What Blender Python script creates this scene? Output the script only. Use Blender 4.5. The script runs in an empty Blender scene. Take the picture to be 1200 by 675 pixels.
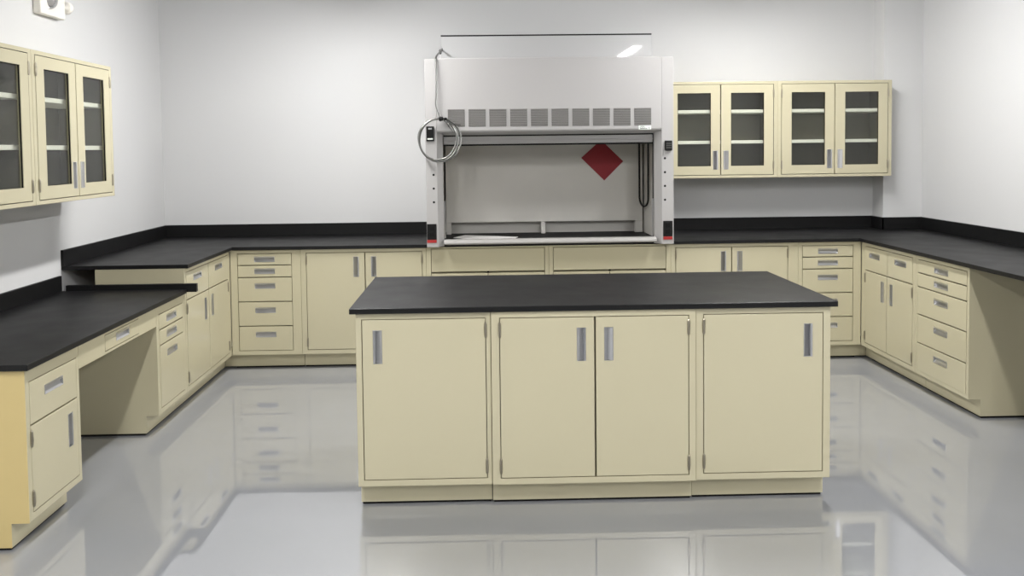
import bpy, bmesh, math, random
from mathutils import Vector, Matrix
random.seed(7)
S = bpy.context.scene
COL = S.collection
PI = math.pi

# ------------------------------------------------------------------ materials
def srgb(r, g, b):
    f = lambda c: (c/255/12.92) if c/255 <= .04045 else ((c/255+.055)/1.055)**2.4
    return (f(r), f(g), f(b), 1)

def mat(name, col, rough=.5, metal=0., spec=.5, bump=0., bscale=60., var=0., vscale=3., coat=0., coat_rough=.05, ior=1.5, rvar=0.):
    m = bpy.data.materials.new(name); m.use_nodes = True
    nt = m.node_tree; N = nt.nodes; L = nt.links
    b = N['Principled BSDF']
    b.inputs['Base Color'].default_value = col
    b.inputs['Roughness'].default_value = rough
    b.inputs['Metallic'].default_value = metal
    b.inputs['Specular IOR Level'].default_value = spec
    b.inputs['IOR'].default_value = ior
    b.inputs['Coat Weight'].default_value = coat
    b.inputs['Coat Roughness'].default_value = coat_rough
    tc = N.new('ShaderNodeTexCoord')
    if bump:
        n = N.new('ShaderNodeTexNoise'); n.inputs['Scale'].default_value = bscale; n.inputs['Detail'].default_value = 2
        L.new(tc.outputs['Object'], n.inputs['Vector'])
        bp = N.new('ShaderNodeBump'); bp.inputs['Strength'].default_value = bump; bp.inputs['Distance'].default_value = .01
        L.new(n.outputs['Fac'], bp.inputs['Height']); L.new(bp.outputs['Normal'], b.inputs['Normal'])
        if coat: L.new(bp.outputs['Normal'], b.inputs['Coat Normal'])
    if var:
        n = N.new('ShaderNodeTexNoise'); n.inputs['Scale'].default_value = vscale; n.inputs['Detail'].default_value = 4
        L.new(tc.outputs['Object'], n.inputs['Vector'])
        r = N.new('ShaderNodeValToRGB')
        r.color_ramp.elements[0].position = .3; r.color_ramp.elements[1].position = .7
        r.color_ramp.elements[0].color = tuple(c*(1-var) for c in col[:3])+(1,)
        r.color_ramp.elements[1].color = tuple(min(1, c*(1+var)) for c in col[:3])+(1,)
        L.new(n.outputs['Fac'], r.inputs['Fac']); L.new(r.outputs['Color'], b.inputs['Base Color'])
    if rvar:
        n = N.new('ShaderNodeTexNoise'); n.inputs['Scale'].default_value = vscale*1.7; n.inputs['Detail'].default_value = 3
        L.new(tc.outputs['Object'], n.inputs['Vector'])
        mr = N.new('ShaderNodeMapRange'); mr.inputs[1].default_value = .3; mr.inputs[2].default_value = .7
        mr.inputs[3].default_value = rough-rvar; mr.inputs[4].default_value = rough+rvar
        L.new(n.outputs['Fac'], mr.inputs[0]); L.new(mr.outputs[0], b.inputs['Roughness'])
    return m

M = dict(
    beige=mat('beige_enamel', srgb(187, 180, 153), .2, spec=.5, bump=.018, bscale=25, var=.012, vscale=2),
    warm_lit=mat('warm_lit_enamel', srgb(196, 176, 122), .4, var=.03, vscale=2.5),  # beige turned yellower: warm light painted into the colour
    hoodtop=mat('hood_work_surface', (.010, .010, .0105, 1), .55, spec=.12),
    sill=mat('stainless_sill', srgb(158, 156, 153), .22, spec=.6),
    epoxy=mat('black_epoxy_resin', (.008, .008, .0083, 1), .43, spec=.22, rvar=.03),
    wall=mat('white_wall_paint', srgb(207, 207, 207), .75, spec=.2, bump=.03, bscale=180),
    rear=mat('rear_wall_paint', srgb(120, 120, 120), .8),
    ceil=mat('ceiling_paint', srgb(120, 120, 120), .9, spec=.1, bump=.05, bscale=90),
    floor=mat('grey_epoxy_floor', srgb(147, 149, 153), .028, spec=.5, bump=.05, bscale=1.3, var=.03, vscale=1.6, ior=3.0, rvar=.012),
    alum=mat('satin_aluminium', (.58, .58, .585, 1), .30, metal=1.),
    hinge=mat('satin_nickel', (.36, .33, .26, 1), .36, metal=1.),
    hood=mat('grey_white_powder_coat', srgb(169, 167, 166), .33, spec=.5, bump=.02, bscale=60),
    liner=mat('hood_liner_board', srgb(208, 205, 199), .55, var=.02, vscale=4),
    gloss=mat('glossy_white_sheet', srgb(180, 180, 180), .03, spec=.5),
    black=mat('black_plastic', (.008, .008, .008, 1), .4, spec=.2),
    gasket=mat('black_gasket', (.006, .006, .006, 1), .6, spec=.15),
    dark=mat('dark_slot', (.05, .048, .045, 1), .7),
    louver=mat('louver_grey', srgb(150, 148, 146), .45),
    chrome=mat('brushed_steel', (.75, .75, .75, 1), .22, metal=1.),
    flex=mat('flexible_metal_conduit', (.26, .26, .25, 1), .28, metal=1., bump=.25, bscale=220),
    white=mat('white_plastic', srgb(236, 232, 224), .35),
    lens=mat('lamp_lens', srgb(150, 148, 147), .12, spec=.6),
    red=mat('red_card', srgb(140, 24, 34), .6),
    redstrip=mat('red_plastic', srgb(158, 36, 34), .45),
    paper=mat('white_sheet', srgb(228, 226, 224), .5),
    label=mat('label_white', srgb(235, 240, 234), .4),
    ink=mat('label_ink', (.03, .04, .035, 1), .5),
    inner=mat('shaded_cabinet_beige', srgb(107, 104, 90), .5),  # darkened copy of the cabinet beige, interior shade painted in
    shelf=mat('shelf_white', srgb(246, 245, 236), .35),
)
# clear glass: mostly see-through with a Fresnel mirror on it
g = bpy.data.materials.new('cabinet_glass'); g.use_nodes = True
nt = g.node_tree; nt.nodes.clear()
out = nt.nodes.new('ShaderNodeOutputMaterial'); mx = nt.nodes.new('ShaderNodeMixShader')
lw = nt.nodes.new('ShaderNodeLayerWeight'); lw.inputs['Blend'].default_value = .5      # facing: Schlick's curve, the same for both faces of the pane
pw = nt.nodes.new('ShaderNodeMath'); pw.operation = 'POWER'; pw.inputs[1].default_value = 5
fr = nt.nodes.new('ShaderNodeMath'); fr.operation = 'MULTIPLY_ADD'; fr.inputs[1].default_value = .95; fr.inputs[2].default_value = .04
nt.links.new(lw.outputs['Facing'], pw.inputs[0]); nt.links.new(pw.outputs[0], fr.inputs[0])
tr = nt.nodes.new('ShaderNodeBsdfTransparent'); tr.inputs['Color'].default_value = (.885, .892, .872, 1)
gl = nt.nodes.new('ShaderNodeBsdfGlossy'); gl.inputs['Roughness'].default_value = .02
tcn = nt.nodes.new('ShaderNodeTexCoord'); nz = nt.nodes.new('ShaderNodeTexNoise'); nz.inputs['Scale'].default_value = 3
bpn = nt.nodes.new('ShaderNodeBump'); bpn.inputs['Strength'].default_value = .01
nt.links.new(tcn.outputs['Object'], nz.inputs['Vector']); nt.links.new(nz.outputs['Fac'], bpn.inputs['Height']); nt.links.new(bpn.outputs['Normal'], gl.inputs['Normal'])
nt.links.new(fr.outputs[0], mx.inputs[0]); nt.links.new(tr.outputs[0], mx.inputs[1]); nt.links.new(gl.outputs[0], mx.inputs[2]); nt.links.new(mx.outputs[0], out.inputs[0])
M['glass'] = g

# ------------------------------------------------------------------ mesh building
class MB:
    """collects shapes into one mesh; off is subtracted from every point (the parent's place)"""
    def __init__(s, off=(0, 0, 0)): s.bm = bmesh.new(); s.off = Vector(off)
    def v(s, p): return s.bm.verts.new(Vector(p)-s.off)
    def f(s, vs):
        try: return s.bm.faces.new(vs)
        except ValueError: return None
    def merge(s, other):
        me = bpy.data.meshes.new('tmp'); other.to_mesh(me); s.bm.from_mesh(me); bpy.data.meshes.remove(me); other.free()
    def box(s, x0, x1, y0, y1, z0, z1, bev=0., seg=2):
        b = bmesh.new()
        vs = [b.verts.new(Vector((x, y, z))-s.off) for z in (z0, z1) for y in (y0, y1) for x in (x0, x1)]
        for q in ((0, 2, 3, 1), (4, 5, 7, 6), (0, 1, 5, 4), (2, 6, 7, 3), (0, 4, 6, 2), (1, 3, 7, 5)): b.faces.new([vs[i] for i in q])
        if bev: bmesh.ops.bevel(b, geom=list(b.edges), offset=bev, segments=seg, profile=.5, affect='EDGES', clamp_overlap=True)
        s.merge(b); return s
    def prism(s, pts, a0, a1, axis='z', bev=0.):
        """outline pts (2-D) pushed along axis: z -> (x,y), x -> (y,z), y -> (x,z)"""
        b = bmesh.new()
        P = {'z': lambda p, a: (p[0], p[1], a), 'x': lambda p, a: (a, p[0], p[1]), 'y': lambda p, a: (p[0], a, p[1])}[axis]
        lo = [b.verts.new(Vector(P(p, a0))-s.off) for p in pts]; hi = [b.verts.new(Vector(P(p, a1))-s.off) for p in pts]
        n = len(pts)
        b.faces.new(lo[::-1]); b.faces.new(hi)
        for i in range(n): b.faces.new([lo[i], lo[(i+1) % n], hi[(i+1) % n], hi[i]])
        bmesh.ops.recalc_face_normals(b, faces=list(b.faces))
        if bev: bmesh.ops.bevel(b, geom=list(b.edges), offset=bev, segments=2, profile=.5, affect='EDGES', clamp_overlap=True)
        s.merge(b); return s
    def lathe(s, c, axis, prof, n=24, flat=1.):
        """prof: (distance along axis, radius); axis is a unit vector"""
        A = Vector(axis).normalized(); U = A.orthogonal().normalized(); W = A.cross(U); c = Vector(c)
        rings = []
        for d, r in prof:
            rings.append([s.v(c+A*d+(U*math.cos(t)+W*math.sin(t)*flat)*r) for t in [2*PI*i/n for i in range(n)]])
        for a, b in zip(rings, rings[1:]):
            for i in range(n): s.f([a[i], a[(i+1) % n], b[(i+1) % n], b[i]])
        s.f(rings[0][::-1]); s.f(rings[-1]); return s
    def tube(s, pts, r, n=10, closed=False):
        pts = [Vector(p) for p in pts]; rings = []; m = len(pts); nrm = None
        for i, p in enumerate(pts):
            t = (pts[min(i+1, m-1)]-pts[max(i-1, 0)]).normalized()
            nrm = t.orthogonal().normalized() if nrm is None else (nrm-t*nrm.dot(t)).normalized()
            w = t.cross(nrm)
            rings.append([s.v(p+(nrm*math.cos(a)+w*math.sin(a))*r) for a in [2*PI*k/n for k in range(n)]])
        for a, b in zip(rings, rings[1:]):
            for i in range(n): s.f([a[i], a[(i+1) % n], b[(i+1) % n], b[i]])
        s.f(rings[0][::-1]); s.f(rings[-1]); return s
    def slab(s, x0, x1, z0, z1, y0, y1, hole=None, depth=None, bev=.002):
        """upright slab whose front is y0 and back y1, with softened front rim; hole (hx0,hx1,hz0,hz1) is cut through, or sunk by depth"""
        e = bev
        hx0, hx1, hz0, hz1 = hole if hole else ((x0+x1)/2,)*2+((z0+z1)/2,)*2
        rect = lambda a, b, c, d, y: [s.v(p) for p in ((a, y, c), (b, y, c), (b, y, d), (a, y, d))]
        F = rect(x0+e, x1-e, z0+e, z1-e, y0); mid = rect(x0+.3*e, x1-.3*e, z0+.3*e, z1-.3*e, y0+.3*e); E_ = rect(x0, x1, z0, z1, y0+e); B = rect(x0, x1, z0, z1, y1)
        ring = lambda a, b: [s.f([a[i], a[(i+1) % 4], b[(i+1) % 4], b[i]]) for i in range(4)]
        ring(B, E_); ring(E_, mid); ring(mid, F)
        if not hole: s.f(F); s.f(B[::-1])
        else:
            H = rect(hx0, hx1, hz0, hz1, y0)
            ring(F, H)
            if depth is None:
                H2 = rect(hx0, hx1, hz0, hz1, y1); ring(H, H2); ring(H2, B)
            else:
                H2 = rect(hx0, hx1, hz0, hz1, y0+depth); ring(H, H2); s.f(H2); s.f(B[::-1])
        return s
    def panel(s, x0, x1, z0, z1, y0, y1, holes, bev=.002):
        """slab with several rectangular holes cut through; soft front rim"""
        e = bev
        xs = sorted({x0+e, x1-e, *[h[0] for h in holes], *[h[1] for h in holes]}); zs = sorted({z0+e, z1-e, *[h[2] for h in holes], *[h[3] for h in holes]})
        inside = lambda x, z: any(h[0] < x < h[1] and h[2] < z < h[3] for h in holes)
        for yy in (y0, y1):
            V = {(x, z): s.v((x, yy, z)) for x in xs for z in zs}
            for a, b in zip(xs, xs[1:]):
                for c, d in zip(zs, zs[1:]):
                    if not inside((a+b)/2, (c+d)/2): s.f([V[a, c], V[b, c], V[b, d], V[a, d]])
            if yy == y0: FV = V
            else: BV = V
        for h in holes:
            lx = [x for x in xs if h[0] <= x <= h[1]]; lz = [z for z in zs if h[2] <= z <= h[3]]
            loop = [(x, h[2]) for x in lx]+[(h[1], z) for z in lz[1:]]+[(x, h[3]) for x in lx[::-1][1:]]+[(h[0], z) for z in lz[::-1][1:-1]]
            for p, q in zip(loop, loop[1:]+loop[:1]): s.f([FV[p], FV[q], BV[q], BV[p]])
        loop = [(x, zs[0]) for x in xs]+[(xs[-1], z) for z in zs[1:]]+[(x, zs[-1]) for x in xs[::-1][1:]]+[(xs[0], z) for z in zs[::-1][1:-1]]
        grow = lambda p, t: (p[0]+(-t if p[0] == xs[0] else t if p[0] == xs[-1] else 0), p[1]+(-t if p[1] == zs[0] else t if p[1] == zs[-1] else 0))
        r0 = [FV[p] for p in loop]; r3 = [BV[p] for p in loop]; rings = [r0]
        for t, yy in ((.7*e, y0+.3*e), (e, y0+e), (e, y1)): rings.append([s.v((grow(p, t)[0], yy, grow(p, t)[1])) for p in loop])
        rings.append(r3)
        for a, b in zip(rings, rings[1:]):
            for i in range(len(a)): s.f([a[i], a[(i+1) % len(a)], b[(i+1) % len(a)], b[i]])
        return s
    def build(s, name, m, parent=None, smooth=False):
        bmesh.ops.recalc_face_normals(s.bm, faces=list(s.bm.faces))
        me = bpy.data.meshes.new(name); s.bm.to_mesh(me); s.bm.free()
        me.materials.append(M[m])
        if smooth: me.polygons.foreach_set('use_smooth', [True]*len(me.polygons))
        o = bpy.data.objects.new(name, me); COL.objects.link(o)
        if parent: o.parent = parent
        return o

def tag(o, label, cat, group=None):
    o['label'] = label; o['category'] = cat
    if group: o['group'] = group
    return o
def thing(name, label, cat, loc=(0, 0, 0), rz=0., group=None):
    o = bpy.data.objects.new(name, None); COL.objects.link(o)
    o.location = loc; o.rotation_euler = (0, 0, rz); o.empty_display_size = .1
    return tag(o, label, cat, group)
def structure(name, mb, m, parent=None):
    o = mb.build(name, m, parent)
    if not parent: o['kind'] = 'structure'
    return o

# ------------------------------------------------------------------ plan (metres; camera stands over the origin, looking along +Y)
XL, XR, YB = -1.882, 2.881, 6.050          # front faces of the base cabinets: left run, right run, back run
WL, WR, WB = -2.650, 3.661, 6.813          # walls
SX, SY = 3.337, 6.634                      # corner pier
H, T, TOP = .895, .0254, .9204             # cabinet height, worktop thickness, worktop level
KZ, KD = .102, .076                        # toe kick
CEIL = 3.0
FLOOR = -.013                               # levelling gap under the cabinets, its dark void drawn with black filler
HX0, HX1 = -.404, 1.431                    # fume hood sides
REAR = -9.0

# ------------------------------------------------------------------ the room
structure('floor', MB().box(WL-.1, WR+.1, REAR-.1, WB+.1, -.1, FLOOR), 'floor')
structure('ceiling', MB().box(WL-.1, WR+.1, REAR-.1, WB+.1, CEIL, CEIL+.1), 'ceil')
structure('wall_left', MB().box(WL-.1, WL, REAR-.1, WB+.1, FLOOR, CEIL), 'wall')
structure('wall_right', MB().box(WR, WR+.1, REAR-.1, WB+.1, FLOOR, CEIL), 'wall')
structure('wall_back', MB().box(WL, WR, WB, WB+.1, FLOOR, CEIL), 'wall')
structure('wall_rear', MB().box(WL, WR, REAR-.1, REAR, FLOOR, CEIL), 'rear')
structure('wall_corner', MB().box(SX, WR, SY, WB, FLOOR, CEIL), 'wall')

# ------------------------------------------------------------------ casework
def pull(parent, cx, cz, vertical, deep):
    """flush recessed pull: a wedge-shaped aluminium scoop, deepest at its `deep` side, with a thin rim"""
    L, W = .153, .042
    hw, hh = (W/2, L/2) if vertical else (L/2, W/2)
    b = MB(); y = -.0035; d = .016
    o = dict(L=.003, R=.003, T=.003, B=.003); o[deep] = .011
    if deep == 'T': o['B'] = .009
    i = (cx-hw+o['L'], cx+hw-o['R'], cz-hh+o['B'], cz+hh-o['T'])
    X0, X1, Z0, Z1 = cx-hw, cx+hw, cz-hh, cz+hh
    q = lambda a, bb, c, e, yy: [b.v((a, yy, c)), b.v((bb, yy, c)), b.v((bb, yy, e)), b.v((a, yy, e))]
    A = q(X0, X1, Z0, Z1, -.0015); F = q(X0+.0008, X1-.0008, Z0+.0008, Z1-.0008, y); I = q(*i, y)
    if deep == 'T':
        for k in (0, 1): I[k].co.y = .0035          # lower lip leans back and catches the light from above
    # floor of the scoop: shallow at the side away from `deep`
    x0, x1, z0, z1 = i
    yy = lambda x, z: dict(L=(x == x0), R=(x == x1), T=(z == z1), B=(z == z0))[deep]
    P = [(x0, z0), (x1, z0), (x1, z1), (x0, z1)]
    G = [b.v((px, d if yy(px, pz) else (.0045 if deep == 'T' else -.0010), pz)) for px, pz in P]
    for a, c in ((A, F), (F, I), (I, G)):
        for k in range(4): b.f([a[k], a[(k+1) % 4], c[(k+1) % 4], c[k]])
    b.f(G)
    return b.build('pull', 'alum', parent)

def hinge(parent, x, z):
    b = MB()
    b.lathe((x, -.0035, z-.036), (0, 0, 1), [(0, .0028), (.006, .0058), (.022, .0066), (.0225, .0058), (.0235, .0066), (.048, .0066), (.0485, .0058), (.0495, .0066), (.066, .0058), (.072, .0028)], n=12)
    return b.build('hinge', 'hinge', parent, smooth=False)

GAP = .0037
def front(root, kind, x0, x1, z0, z1, pull_at=None, deep=None, hinges=None, m='beige'):
    """a door, drawer front or fixed panel filling the cell x0..x1, z0..z1 (local to the cabinet's face)"""
    x0 += GAP; x1 -= GAP; z0 += GAP; z1 -= GAP
    hole = None; vert = kind == 'door'
    if pull_at:
        hw, hh = (.021-.001, .0765-.001) if vert else (.0765-.001, .021-.001)
        hole = (pull_at[0]-hw, pull_at[0]+hw, pull_at[1]-hh, pull_at[1]+hh)
    o = MB().slab(x0, x1, z0, z1, -.002, .018, hole).build(kind, m, root)
    if pull_at: pull(o, pull_at[0], pull_at[1], vert, deep)
    if hinges:
        hx = x0-.001 if hinges == 'L' else x1+.001
        hinge(o, hx, z1-.052); hinge(o, hx, z0+.055)
    return o

def base_cabinet(name, label, group, loc, rz, w, d, h, opening, fronts, cat='cabinet', toe=(.001, .001)):
    """local x runs left to right as one faces the cabinet, local y goes into it"""
    r = thing(name, label, cat, (*loc, 0), rz, group)
    MB().slab(0, w, KZ, h, 0, d, opening, .045, .0025).build('carcass', 'beige', r)
    MB().box(toe[0], w-toe[1], KD, d, 0, KZ).build('toe_kick', 'beige', r)
    MB().box(max(.006, toe[0]), w-max(.006, toe[1]), KD+.010, d-.01, FLOOR, -.0002).build('levelling_gap_shade', 'gasket', r)  # black filler stands for the shaded void under the toe kick
    for f in fronts: front(r, *f[0], **(f[1] if len(f) > 1 else {}))
    return r

ZT, ZB = .868, .134
DZ = [.868, .779, .688, .505, .321, .134]      # drawer lines
def drawer_fronts(x0, x1, zs=DZ):
    c = (x0+x1)/2; out = []
    for i, (a, b) in enumerate(zip(zs, zs[1:])):
        off = .044 if i < 2 else .064
        out.append((('drawer', x0, x1, b, a), dict(pull_at=(c, a-off), deep='T')))
    return out
def pair(x0, xm, x1, zb, zt, pz, inset=.062):
    return [(('door', x0, xm, zb, zt), dict(pull_at=(xm-inset, pz), deep='R', hinges='L')),
            (('door', xm, x1, zb, zt), dict(pull_at=(xm+inset, pz), deep='L', hinges='R'))]
DEP = .558
G_BACK, G_LEFT, G_RIGHT, G_ISL = ('base cabinets along the back wall', 'base cabinets along the left wall', 'base cabinets along the right wall', 'cabinets of the island')

# back run (faces the camera)
def back(name, label, X0, X1, ox0, ox1, fr, toe=(.001, .001)):
    return base_cabinet(name, label, G_BACK, (X0, YB), 0, X1-X0, DEP, H, (ox0-X0, ox1-X0, ZB, ZT), fr(X0), toe=toe)
back('drawer_cabinet', 'beige five-drawer cabinet on the back wall in the left corner, left of the hood', -1.880, -1.356, -1.827, -1.421,
     lambda o: drawer_fronts(-1.827-o, -1.421-o), (-.0765, .001))
back('base_cabinet', 'beige two-door base cabinet on the back wall immediately left of the fume hood', -1.355, -.418, -1.316, -.446,
     lambda o: pair(-1.316-o, -.876-o, -.446-o, ZB, ZT, .758, .066))
for X0, X1, a, b, lab in ((-.417, .504, -.382, .474, 'beige hood base cabinet with blank apron, under the left half of the fume hood'),
                          (.505, 1.426, .535, 1.391, 'beige hood base cabinet with blank apron, under the right half of the fume hood')):
    r = base_cabinet('hood_base_cabinet', lab, G_BACK, (X0, YB), 0, X1-X0, DEP, H, (a-X0, b-X0, ZB, .884), [])
    front(r, 'apron_panel', a-X0, b-X0, .706, .884)
    m_ = (a+b)/2-X0
    for f in pair(a-X0, m_, b-X0, ZB, .700, .585): front(r, *f[0], **f[1])
    MB().box(m_-.008, m_+.008, -.001, .012, .700, .712).build('door_catch', 'black', r)
back('base_cabinet', 'beige two-door base cabinet on the back wall immediately right of the fume hood', 1.427, 2.397, 1.462, 2.319,
     lambda o: pair(1.462-o, 1.889-o, 2.319-o, ZB, ZT, .758, .062))
back('drawer_cabinet', 'beige five-drawer cabinet on the back wall in the right corner, partly behind the island', 2.398, 2.879, 2.427, 2.819,
     lambda o: drawer_fronts(2.427-o, 2.819-o), (.001, -.0765))

# left run (faces right): local x = Y - Y0
def left(name, label, Y0, Y1, o0, o1, zt, h, fr, zb=ZB, toe=(.001, .001)):
    return base_cabinet(name, label, G_LEFT, (XL, Y0), PI/2, Y1-Y0, DEP, h, (o0-Y0, o1-Y0, zb, zt), fr(Y0), toe=toe)
left('base_cabinet', 'beige cabinet with two drawers over two doors against the left wall, in the far corner', 5.124, 6.047, 5.150, 5.990, ZT, H,
     lambda o: [(('drawer', 5.150-o, 5.570-o, .688, ZT), dict(pull_at=(5.356-o, .815), deep='T')), (('drawer', 5.570-o, 5.990-o, .688, ZT), dict(pull_at=(5.784-o, .815), deep='T'))]
     + pair(5.150-o, 5.570-o, 5.990-o, ZB, .688, .567, .068), toe=(.001, -.078))
HD = .743
left('drawer_cabinet', 'low beige desk pedestal with three drawers, beyond the knee space at the left wall', 4.671, 5.1225, 4.705, 5.076, .688, HD,
     lambda o: drawer_fronts(4.705-o, 5.076-o, [.688, .595, .503, .134]))
near = left('base_cabinet', 'low beige desk cabinet nearest the camera at left, one drawer above one door', 3.324, 3.766, 3.350, 3.741, .686, HD,
     lambda o: [(('drawer', 3.350-o, 3.741-o, .501, .686), dict(pull_at=(3.541-o, .618), deep='T')),
                (('door', 3.350-o, 3.741-o, ZB, .501), dict(pull_at=(3.672-o, .373), deep='R', hinges='L'))])
ep = MB().prism([(.001, KZ), (KD, KZ), (KD, 0), (DEP, 0), (DEP, HD-.001), (.001, HD-.001)], -.004, -.0005, 'x').build('end_panel', 'warm_lit', near)  # its warm light is in the paint colour
ep['label'] = 'end panel with warm light painted into its colour'
# apron with a shallow drawer over the knee space
kn = thing('knee_drawer', 'shallow beige knee-space drawer in its apron below the black desk top', 'drawer', (XL, 3.768, .625), PI/2, None)
MB().slab(0, .901, 0, HD-.625, 0, .48, (.262, .662, .014, .098), .04, .002).build('apron', 'beige', kn)
dr = MB().slab(.265, .659, .017, .095, -.002, .018, (.461-.0755, .461+.0755, .061-.020, .061+.020)).build('drawer', 'beige', kn)
pull(dr, .461, .061, False, 'T')

# right run (faces left): local x = Y0 - Y
def right(name, label, Y0, Y1, o0, o1, fr, toe=(.001, .001)):
    return base_cabinet(name, label, G_RIGHT, (XR, Y0), -PI/2, Y0-Y1, DEP, H, (Y0-o0, Y0-o1, ZB, ZT), fr(Y0), toe=toe)
right('base_cabinet', 'beige cabinet with two drawers over two doors against the right wall, in the far corner', 6.047, 5.284, 5.985, 5.318,
      lambda o: [(('drawer', o-5.985, o-5.655, .686, ZT), dict(pull_at=(o-5.845, .806), deep='T')), (('drawer', o-5.655, o-5.318, .686, ZT), dict(pull_at=(o-5.476, .806), deep='T'))]
      + pair(o-5.985, o-5.662, o-5.318, ZB, .686, .563, .062), toe=(-.078, .001))
right('drawer_cabinet', 'beige five-drawer cabinet ending the right wall run beside the open knee space', 5.283, 4.693, 5.256, 4.713,
      lambda o: drawer_fronts(o-5.256, o-4.713, [.868, .778, .686, .503, .314, .126]))

low = base_cabinet('base_cabinet', 'beige cabinet closing the right wall’s knee space, just beyond the photo’s right edge', G_RIGHT, (XR, 3.780), -PI/2, .456, DEP, H, (.027, .429, ZB, ZT),
                   drawer_fronts(.027, .429, [.868, .688])+[(('door', .027, .429, ZB, .688), dict(pull_at=(.095, .563), deep='L', hinges='R'))])

# island
YI = 3.616
def island(label, X0, X1, o0, o1, fr, dy=0.):
    return base_cabinet('island_cabinet', label, G_ISL, (X0, YI+dy), 0, X1-X0, .86-dy, H, (o0-X0, o1-X0, .131, .867), fr(X0))
island('one-door beige island cabinet with its pull at the door’s left edge', -.572, .0355, -.546, .015,
       lambda o: [(('door', -.546-o, .015-o, .131, .867), dict(pull_at=(-.474-o, .741), deep='L', hinges='R'))])
island('two-door beige cabinet in the middle of the island, pulls meeting at its centre', .037, .9635, .073, .933,
       lambda o: pair(.073-o, .506-o, .933-o, .131, .867, .741, .062), -.009)
island('one-door beige island cabinet with its pull at the door’s right edge', .965, 1.583, .999, 1.550,
       lambda o: [(('door', .999-o, 1.550-o, .131, .867), dict(pull_at=(1.479-o, .741), deep='R', hinges='L'))])

# ------------------------------------------------------------------ worktops
tag(MB().box(-.596, 1.607, 3.592, 4.500, H, TOP, .003).build('worktop', 'epoxy'), 'black epoxy worktop on top of the free-standing island', 'worktop')

e = .0008; sz = 1.022; st = .019
w = thing('worktop', 'black L-shaped epoxy worktop in the left corner, running up to the hood', 'worktop', (-2.0, 6.0, H))
o_ = w.location
MB(o_).prism([(WL+e, 5.123), (XL+.025, 5.123), (XL+.025, YB-.025), (HX0-.002, YB-.025), (HX0-.002, WB-e), (WL+e, WB-e)], H, TOP, 'z', .003).build('slab', 'epoxy', w)
MB(o_).box(WL+e, WL+st, 5.123, WB-st-.001, TOP, sz, .002).build('backsplash', 'epoxy', w)
MB(o_).box(WL+e, HX0-.002, WB-st, WB-e, TOP, sz, .002).build('backsplash', 'epoxy', w)

w = thing('worktop', 'black L-shaped epoxy worktop in the right corner, running round the wall pier', 'worktop', (3.0, 6.0, H))
o_ = w.location
MB(o_).prism([(HX1+.002, YB-.025), (XR-.025, YB-.025), (XR-.025, 2.9), (WR-e, 2.9), (WR-e, SY-e), (SX-e, SY-e), (SX-e, WB-e), (HX1+.002, WB-e)], H, TOP, 'z', .003).build('slab', 'epoxy', w)
MB(o_).box(HX1+.002, SX-e, WB-st, WB-e, TOP, sz, .002).build('backsplash', 'epoxy', w)
MB(o_).box(SX-st, SX-e, SY-st, WB-st-.001, TOP, sz, .002).build('backsplash', 'epoxy', w)
MB(o_).box(SX-st+.001, WR-e, SY-st, SY-e, TOP, sz, .002).build('backsplash', 'epoxy', w)
MB(o_).box(WR-st, WR-e, 2.9, SY-st-.001, TOP, sz, .002).build('backsplash', 'epoxy', w)

w = thing('worktop', 'lower black epoxy desk top over the knee space at the left wall', 'worktop', (-2.2, 4.2, HD))
o_ = w.location; DT = .7685
MB(o_).box(WL+e, XL+.025, 3.300, 5.094, HD, DT, .003).build('slab', 'epoxy', w)
MB(o_).box(WL+e, WL+st, 3.300, 5.094, DT, .865, .002).build('backsplash', 'epoxy', w)
MB(o_).box(WL+.04, -1.797, 5.0945, 5.1215, .750, .802, .001).build('end_splash', 'epoxy', w)

# ------------------------------------------------------------------ glazed wall cabinets
def wall_cabinet(label, group, loc, rz, w, d, z0, z1):
    r = thing('wall_cabinet', label, 'cabinet', (loc[0], loc[1], z0), rz, group)
    h = z1-z0; f = .030
    ca = MB().slab(0, w, 0, h, 0, d, (f, w-f, .022, h-.022), d-.015, .0025).build('carcass', 'beige', r)
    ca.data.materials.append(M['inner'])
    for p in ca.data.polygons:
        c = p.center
        if f-.001 < c.x < w-f+.001 and .021 < c.z < h-.021 and .001 < c.y < d-.01: p.material_index = 1  # inside faces get the shade-darkened beige
    for z in (.289, .537):
        MB().box(f+.001, w-f-.001, .035, d-.017, z*h/.775-.013, z*h/.775+.013, .002).build('shelf', 'shelf', r)
    xm = w/2
    for a, b, side in ((f, xm, 'R'), (xm, w-f, 'L')):
        x0, x1, zz0, zz1 = a+GAP, b-GAP, .022+GAP, h-.022-GAP
        hole = (x0+.080, x1-.076, .097, h-.092)
        px = (x1-.038) if side == 'R' else (x0+.040)
        ph = (px-.020, px+.020, .145-.0755, .145+.0755)
        do = MB().panel(x0, x1, zz0, zz1, -.002, .018, [hole, ph]).build('door', 'beige', r)
        MB().box(hole[0]-.004, hole[1]+.004, .009, .013, hole[2]-.004, hole[3]+.004).build('pane', 'glass', do)
        gb = MB(); t = .0028
        for q in ((hole[0], hole[0]+t, hole[2], hole[3]), (hole[1]-t, hole[1], hole[2], hole[3]), (hole[0]+t, hole[1]-t, hole[2], hole[2]+t), (hole[0]+t, hole[1]-t, hole[3]-t, hole[3])):
            gb.box(q[0], q[1], .0015, .0085, q[2], q[3])
        gb.build('glazing_gasket', 'gasket', do)
        p = pull(do, px, .145, True, side)
        hx = x0-.001 if side == 'R' else x1+.001
        hinge(do, hx, zz1-.075); hinge(do, hx, zz0+.075)
    return r
GU = 'glazed wall cabinets'
UL = -2.316
wall_cabinet('glazed beige wall cabinet on the left wall, the one cut by the photo’s edge', GU, (UL, 3.350), PI/2, .905, abs(WL-UL)-.001, 1.360, 2.170)
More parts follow.
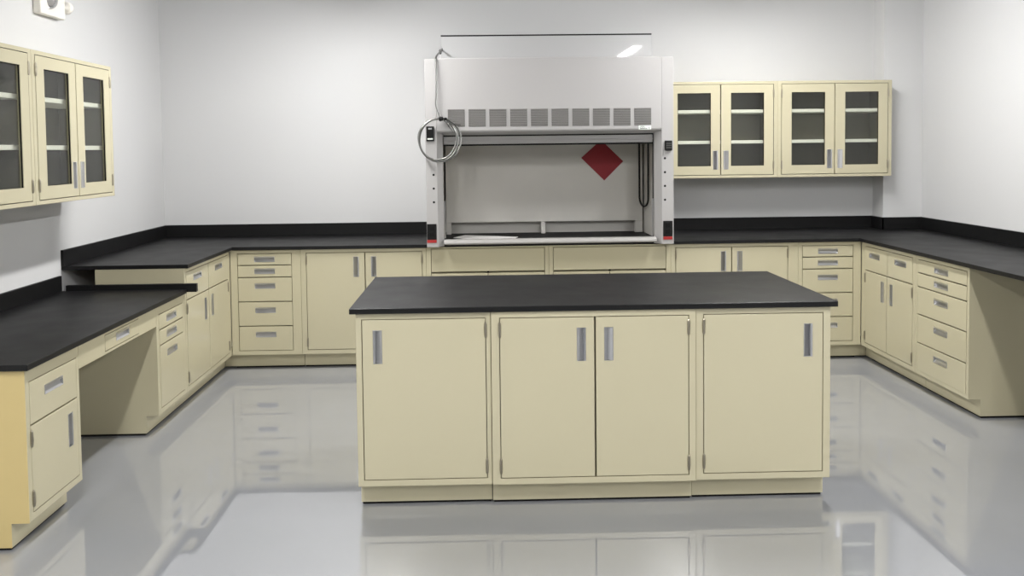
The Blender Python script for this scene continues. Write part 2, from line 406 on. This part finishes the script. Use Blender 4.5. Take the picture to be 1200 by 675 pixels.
wall_cabinet('glazed beige wall cabinet on the left wall whose both doors show', GU, (UL, 4.2565), PI/2, .905, abs(WL-UL)-.001, 1.360, 2.170)
wall_cabinet('glazed beige wall cabinet on the back wall, right against the fume hood', GU, (1.4725, 6.480), 0, .922, WB-6.480-.001, 1.371, 2.146)
wall_cabinet('glazed beige wall cabinet on the back wall beside the corner pier', GU, (2.395, 6.480), 0, .930, WB-6.480-.001, 1.371, 2.146)

# ------------------------------------------------------------------ fume hood
hd = thing('fume_hood', 'large grey-white laboratory fume hood on the back wall, sash raised', 'fume hood', ((HX0+HX1)/2, 6.4, H))
O = Vector(hd.location)
YF = 5.97; HT = 2.292; YBK = WB-.001
JL, JR = -.321, 1.343; IL, IR = -.280, 1.300
MB(O).box(HX0, HX1, 6.062, YBK, H, .930, .002).build('work_surface', 'hoodtop', hd)
for s, xo, xi, xj in ((1, HX0, JL, IL), (-1, HX1, JR, IR)):
    p = MB(O).prism([(xo, YF), (xi, YF), (xj, YF+.055), (xj, YF+.092), (xo, YF+.092)], .905, HT, 'z', .0025).build('corner_post', 'hood', hd)
    # holes for service fittings
    for z in ((1.441, 1.340, 1.239) if s == 1 else (1.543, 1.440, 1.338, 1.235)):
        cx = -.348 if s == 1 else 1.366
        MB(O).lathe((cx, YF+.004, z), (0, -1, 0), [(0, .0085), (.0045, .0085), (.0055, .0065)], 16).build('hole_plug', 'black', p)
    x0, x1 = (-.402, -.332) if s == 1 else (1.352, 1.421)
    q = MB(O).box(x0, x1, YF-.006, YF+.002, .962, 1.078, .002).build('outlet_plate', 'black', p)
    for zc in (1.048, 1.002):
        MB(O).box((x0+x1)/2-.017, (x0+x1)/2+.017, YF-.009, YF-.004, zc-.016, zc+.016, .004).build('socket', 'gasket', q)
    MB(O).box(x0, x1, YF-.005, YF+.002, .938, .961, .0015).build('red_strip', 'redstrip', p)['label'] = 'red strip under the outlet'
    # outer side wall and inner liner
    MB(O).box(min(xo, xo+s*.012), max(xo, xo+s*.012), YF+.0925, YBK, .931, HT, .001).build('side_panel', 'hood', hd)
    li = -.300 if s == 1 else 1.338
    MB(O).box(min(li, li-s*.012), max(li, li-s*.012), YF+.135, 6.785, .931, 2.2).build('side_liner', 'liner', hd)
    # sash track
    MB(O).box(min(xj, xj+s*-.020), max(xj, xj+s*-.020), YF+.0925, YF+.134, .931, 1.74, .001).build('sash_track', 'gasket', hd)
    MB(O).box(min(xj-s*.002, xj+s*.012), max(xj-s*.002, xj+s*.012), YF+.094, YF+.100, .96, 1.24, .001).build('track_insert', 'alum', hd)
# left post switch, right post device
q = MB(O).box(-.396, -.340, YF-.016, YF+.001, 1.690, 1.798, .003).build('switch_box', 'black', hd)
MB(O).box(-.388, -.349, YF-.0175, YF-.015, 1.700, 1.711, .001).build('label_strip', 'label', q)
MB(O).box(-.381, -.354, YF-.0185, YF-.015, 1.775, 1.786, .001).build('rocker', 'alum', q)
q = MB(O).box(1.364, 1.417, YF-.022, YF+.001, 1.600, 1.674, .004).build('airflow_monitor', 'black', hd)
for zc in (1.652, 1.637, 1.621): MB(O).box(1.372, 1.410, YF-.024, YF-.021, zc-.004, zc+.004, .001).build('button', 'dark', q)
MB(O).tube([(1.366, YF-.010, 1.606), (1.358, YF-.012, 1.592), (1.354, YF-.006, 1.575), (1.352, YF+.004, 1.556)], .003, 8).build('sensor_lead', 'hood', q, True)
# upper front panel with folded bottom edge
fp = MB(O).prism([(YF-.012, 1.765), (YF-.012, HT-.004), (YF-.006, HT+.003), (YF+.010, HT+.003), (YF+.010, HT-.02), (YF+.010, 1.775), (YF+.085, 1.738), (YF+.085, 1.731), (YF-.004, 1.753)], JL+.004, JR-.004, 'x', .0015).build('front_panel', 'hood', hd)
for k in range(10):
    x0 = -.236+k*.1527; x1 = x0+.1235; yp = YF-.0125
    lv = MB(O).box(x0, x1, yp-.0012, yp+.001, 1.793-.0005*k, 1.921-.0005*k).build('louver_panel', 'dark', fp)
    b = MB(O); n = 10
    for j in range(n):
        z = 1.793-.0005*k+.128*(j+.30)/n
        b.prism([(yp-.0070, z+.0085), (yp-.0070, z+.0068), (yp-.0008, z-.0020), (yp+.0005, z-.0020), (yp+.0005, z+.0085)], x0+.001, x1-.001, 'x')
    b.build('slats', 'louver', lv)
lb = MB(O).box(1.170, 1.262, YF-.0135, YF-.0115, 1.7575, 1.7895, .0004).build('label_plate', 'label', fp)
def lettering(txt, size, x, y, z, parent, m='ink', shear=0.):
    cu = bpy.data.curves.new('lettering', 'FONT'); cu.body = txt; cu.size = size; cu.extrude = .0003; cu.shear = shear; cu.offset = .0003
    t = bpy.data.objects.new('t', cu); COL.objects.link(t); bpy.context.view_layer.update()
    me = bpy.data.meshes.new_from_object(t.evaluated_get(bpy.context.evaluated_depsgraph_get()))
    bpy.data.objects.remove(t)
    R = Matrix.Rotation(PI/2, 4, 'X'); me.transform(Matrix.Translation(Vector((x, y, z))-O) @ R)
    me.materials.clear(); me.materials.append(M[m])
    o = bpy.data.objects.new('lettering', me); COL.objects.link(o); o.parent = parent
lettering('Hamilton', .0095, 1.180, YF-.0140, 1.7775, lb)
lettering('SafeAire  II', .0165, 1.178, YF-.0140, 1.7615, lb)
# roof and inner ceiling
MB(O).box(HX0+.001, HX1-.001, YF+.02, YBK, HT-.025, HT-.004).build('roof_panel', 'hood', hd)
MB(O).box(-.30, 1.338, YF+.136, 6.784, 2.2, 2.21).build('liner_ceiling', 'liner', hd)
# sash
sa = MB(O).box(IL+.004, IR-.004, YF+.096, YF+.128, 1.664, 1.722, .003).build('sash', 'hood', hd)
MB(O).box(IL+.004, IR-.004, YF+.082, YF+.0965, 1.686, 1.694, .002).build('finger_lip', 'hood', sa)
MB(O).box(IL+.004, IR-.004, YF+.093, YF+.130, 1.652, 1.6635, .001).build('gasket', 'gasket', sa)
MB(O).box(IL+.004, IR-.004, YF+.109, YF+.115, 1.723, 2.18).build('sash_pane', 'glass', sa)
MB(O).box(IL+.004, IR-.004, YF+.090, YF+.094, 1.7225, 1.732).build('header_gap', 'gasket', sa)
# airfoil sill
b = MB(O); yc, zc = YF+.014, .9395
prof = [(YF+.060, .957), (YF+.022, .9575), (YF+.004, .9555), (YF-.011, .950), (YF-.021, .942), (YF-.025, .934), (YF-.022, .927), (YF-.012, .9225), (YF+.03, .922), (YF+.060, .924)]
b.prism(prof, IL+.001, IR-.001, 'x').build('airfoil_sill', 'sill', hd)
# back baffle with bottom slot
bf = MB(O)
bf.box(-.286, 1.324, 6.600, 6.608, 1.029, 2.19)
bf.build('baffle', 'liner', hd)
MB(O).box(-.287, 1.325, 6.690, 6.700, .931, 2.19).build('back_liner', 'liner', hd)
for x0, x1 in ((-.286, -.246), (.490, .525), (1.262, 1.324)):
    MB(O).box(x0, x1, 6.597, 6.640, .932, 1.0285, .001).build('baffle_bracket', 'liner', hd)

# glossy enclosure sheet standing on the hood roof, dark strip along its top
en = thing('enclosure_panel', 'glossy white filler sheet standing on the hood roof, black strip on top', 'panel', (.53, 6.4, HT))
MB(en.location).box(-.300, 1.360, 6.396, 6.404, HT-.003, 2.512).build('sheet', 'gloss', en)
MB(en.location).box(-.300, 1.360, 6.392, 6.408, 2.5125, 2.5225, .001).build('edge_strip', 'black', en)

# ------------------------------------------------------------------ things in and on the hood
# red diamond card on the baffle
c0 = [(.822, 1.546), (1.010, 1.359), (1.166, 1.514), (.985, 1.690)]
tag(MB().prism(c0, 6.5935, 6.5995, 'y').build('warning_card', 'red'), 'dark red diamond-shaped card on the back of the fume hood', 'card')
tag(MB().prism([(-.224, 6.349), (-.15, 6.27), (.233, 6.15), (.287, 6.344), (-.133, 6.527)], .9305, .9345, 'z', .001).build('plastic_sheet', 'paper'), 'thin white sheet lying on the black floor of the hood', 'sheet')
# black cord looping down the hood's right inner side
pts = [(1.300, 6.55, 1.70)]
for i in range(15): pts.append((1.300+.0*i, 6.55-.001*i, 1.70-i*.034))
X1, Y1 = 1.303, 6.56
pts = [(1.296, 6.585, 1.72-.045*i) for i in range(12)]
for i in range(1, 12):
    a = PI*i/12
    pts.append((1.3085-.0125*math.cos(a), 6.47+.115*math.cos(a)*1., 1.225-.075*math.sin(a)))
pts += [(1.321, 6.355, 1.225+.045*i) for i in range(12)]
tag(MB().tube(pts, .0075, 8).build('power_cord', 'black', None, True), 'black cord hanging in a long loop inside the hood at its right side', 'cord')

# metal conduit hanging from the hood top, coiled in front of the left post
ck = thing('metal_cable', 'coil of grey metal-clad cable hung over the hood’s left post', 'cable', (-.294, 5.93, 1.53))
o_ = ck.location
cx, cz, R0 = -.294, 1.695, .160
drop = [(-.285, 6.37, 2.40), (-.288, 6.30, 2.408), (-.298, 6.15, 2.36), (-.312, 6.02, 2.325), (-.318, 5.960, 2.300), (-.318, 5.940, 2.27)]
for i in range(9): drop.append((-.318+.004*math.sin(i*.5), 5.938-.002*i, 2.24-.036*i))
drop += [(-.311, 5.925, 1.92), (-.298, 5.925, 1.885), (-.284, 5.926, 1.858)]
loops = []
for i in range(int(2.0*48)+1):
    a = PI/2-2*PI*i/48
    k = i/96
    rx = R0-(.022 if k > .5 else .022*2*k)*(.9); rz = R0-(.006*k)
    loops.append((cx-(.013*k)+rx*math.cos(a), 5.926-.018*k+.010*math.sin(a*2), cz+.001+rz*math.sin(a)))
def smooth(p, it=2):
    for _ in range(it):
        q = [p[0]]
        for a, b in zip(p, p[1:]):
            a, b = Vector(a), Vector(b); q += [a*.75+b*.25, a*.25+b*.75]
        p = q+[p[-1]]
    return p
MB(o_).tube(smooth(drop+loops[1:], 1), .0068, 10).build('conduit', 'flex', ck, True)
inner = []
for i in range(49):
    a = PI/2+2*PI*i/48
    inner.append((cx-.018+(.138+.004*math.sin(3*a))*math.cos(a), 5.906+.006*math.sin(a), cz+.006+.148*math.sin(a)))
MB(o_).tube(inner, .0062, 10).build('conduit', 'flex', ck, True)
tail = smooth([(-.282, 5.915, 1.852), (-.262, 5.905, 1.852), (-.235, 5.900, 1.845), (-.205, 5.905, 1.822), (-.180, 5.91, 1.806), (-.142, 5.915, 1.806)], 2)
MB(o_).tube(tail, .0040, 8).build('wire_tail', 'dark', ck, True)
MB(o_).tube(smooth([(-.262, 5.905, 1.850), (-.240, 5.895, 1.822), (-.215, 5.895, 1.785), (-.196, 5.90, 1.752)], 2), .0058, 10).build('wire_tail', 'flex', ck, True)
MB(o_).lathe((-.300, 5.914, 1.846), (1, 0, .25), [(0, .013), (.006, .017), (.026, .017), (.033, .012)], 12).build('tape', 'gasket', ck)
MB(o_).lathe((-.262, 5.906, 1.846), (1, 0, .1), [(0, .010), (.004, .013), (.016, .013), (.022, .009)], 12).build('tape', 'gasket', ck)
MB(o_).lathe((-.305, 6.402, 2.375), (0, 0, 1), [(0, .006), (.008, .012), (.03, .012), (.038, .006)], 12).build('connector', 'dark', ck)
MB(o_).tube(smooth([(-.285, 6.37, 2.40), (-.294, 6.39, 2.405), (-.303, 6.40, 2.402)], 2), .0055, 8).build('conduit', 'flex', ck, True)

# ------------------------------------------------------------------ emergency light on the left wall
em = thing('emergency_light', 'white emergency light unit with round lamps, high on the left wall', 'emergency light', (WL, 5.05, 2.46))
o_ = em.location
MB(o_).box(WL+.001, WL+.050, 4.906, 5.190, 2.468, 2.610, .008).build('housing', 'white', em)
def lamp_head(c, ax):
    h_ = MB(o_).lathe(c, ax, [(0, .030), (.004, .044), (.016, .046), (.020, .043), (.018, .036), (.010, .030)], 28).build('lamp_head', 'alum', em, True)
    MB(o_).lathe(Vector(c)+Vector(ax)*.009, ax, [(0, .030), (.006, .030), (.009, .020), (.010, .006)], 24).build('lens', 'lens', h_, True)
lamp_head((WL+.048, 5.000, 2.553), Vector((.78, -.58, -.22)).normalized())
lh = MB(o_).lathe((WL+.030, 5.188, 2.553), (0, 1, 0), [(0, .012), (.036, .012), (.038, .030), (.046, .038), (.066, .040), (.072, .034), (.074, .010)], 28).build('lamp_head', 'white', em, True)

# ------------------------------------------------------------------ ceiling strip lights (real lamps, above the frame)
cl = bpy.data.objects['ceiling']
em_ = bpy.data.materials.new('lamp_diffuser'); em_.use_nodes = True
eb = em_.node_tree.nodes['Principled BSDF']; eb.inputs['Base Color'].default_value = (.8, .8, .8, 1)
eb.inputs['Emission Color'].default_value = (1., .993, .98, 1); eb.inputs['Emission Strength'].default_value = 205
M['lamp'] = em_
LR = .055
for x in (-1.0, 2.08):
    for y in (5.15, 1.5, -1.0):
        b = MB(); n = 14; rings = []
        for yy in (y-.6, y+.6): rings.append([b.v((x+LR*math.cos(PI+PI*i/n), yy, CEIL-.045+.024*math.sin(PI+PI*i/n))) for i in range(n+1)])
        for i in range(n): b.f([rings[0][i], rings[0][i+1], rings[1][i+1], rings[1][i]])
        b.f(rings[0]); b.f(rings[1][::-1]); b.f([rings[0][0], rings[1][0], rings[1][-1], rings[0][-1]])
        b.build('diffuser', 'lamp', MB().box(x-.065, x+.065, y-.61, y+.61, CEIL-.044, CEIL-.0005, .003).build('strip_light', 'white', cl), True)

wd = bpy.data.worlds.new('room'); S.world = wd; wd.use_nodes = True
wd.node_tree.nodes['Background'].inputs[0].default_value = (.5, .5, .5, 1); wd.node_tree.nodes['Background'].inputs[1].default_value = .05

# ------------------------------------------------------------------ camera
f = Vector((0.0209975, 0.9988422, -0.0432822)); rt = Vector((1.0206947, 0.9773104, -0.0551977))-f; dn = Vector((0.0081639, 0.9558233, -1.0422740))-f
cam = bpy.data.cameras.new('camera'); co = bpy.data.objects.new('camera', cam); COL.objects.link(co)
m3 = Matrix((rt, -dn, -f)).transposed().to_4x4(); m3.translation = (0, 0, 1.6238); co.matrix_world = m3
cam.sensor_fit = 'HORIZONTAL'; cam.sensor_width = 36; cam.lens = 947.863*36/1200
cam.shift_x = (600-583.446)/1200; cam.shift_y = (216.058-337.5)/1200
cam.clip_start = .05
S.camera = co
S.view_settings.view_transform = 'Standard'; S.view_settings.look = 'None'; S.view_settings.gamma = 1; S.view_settings.use_curve_mapping = False
S.view_settings.exposure = -.24
S.cycles.max_bounces = 10; S.cycles.diffuse_bounces = 6; S.cycles.glossy_bounces = 5; S.cycles.transparent_max_bounces = 12
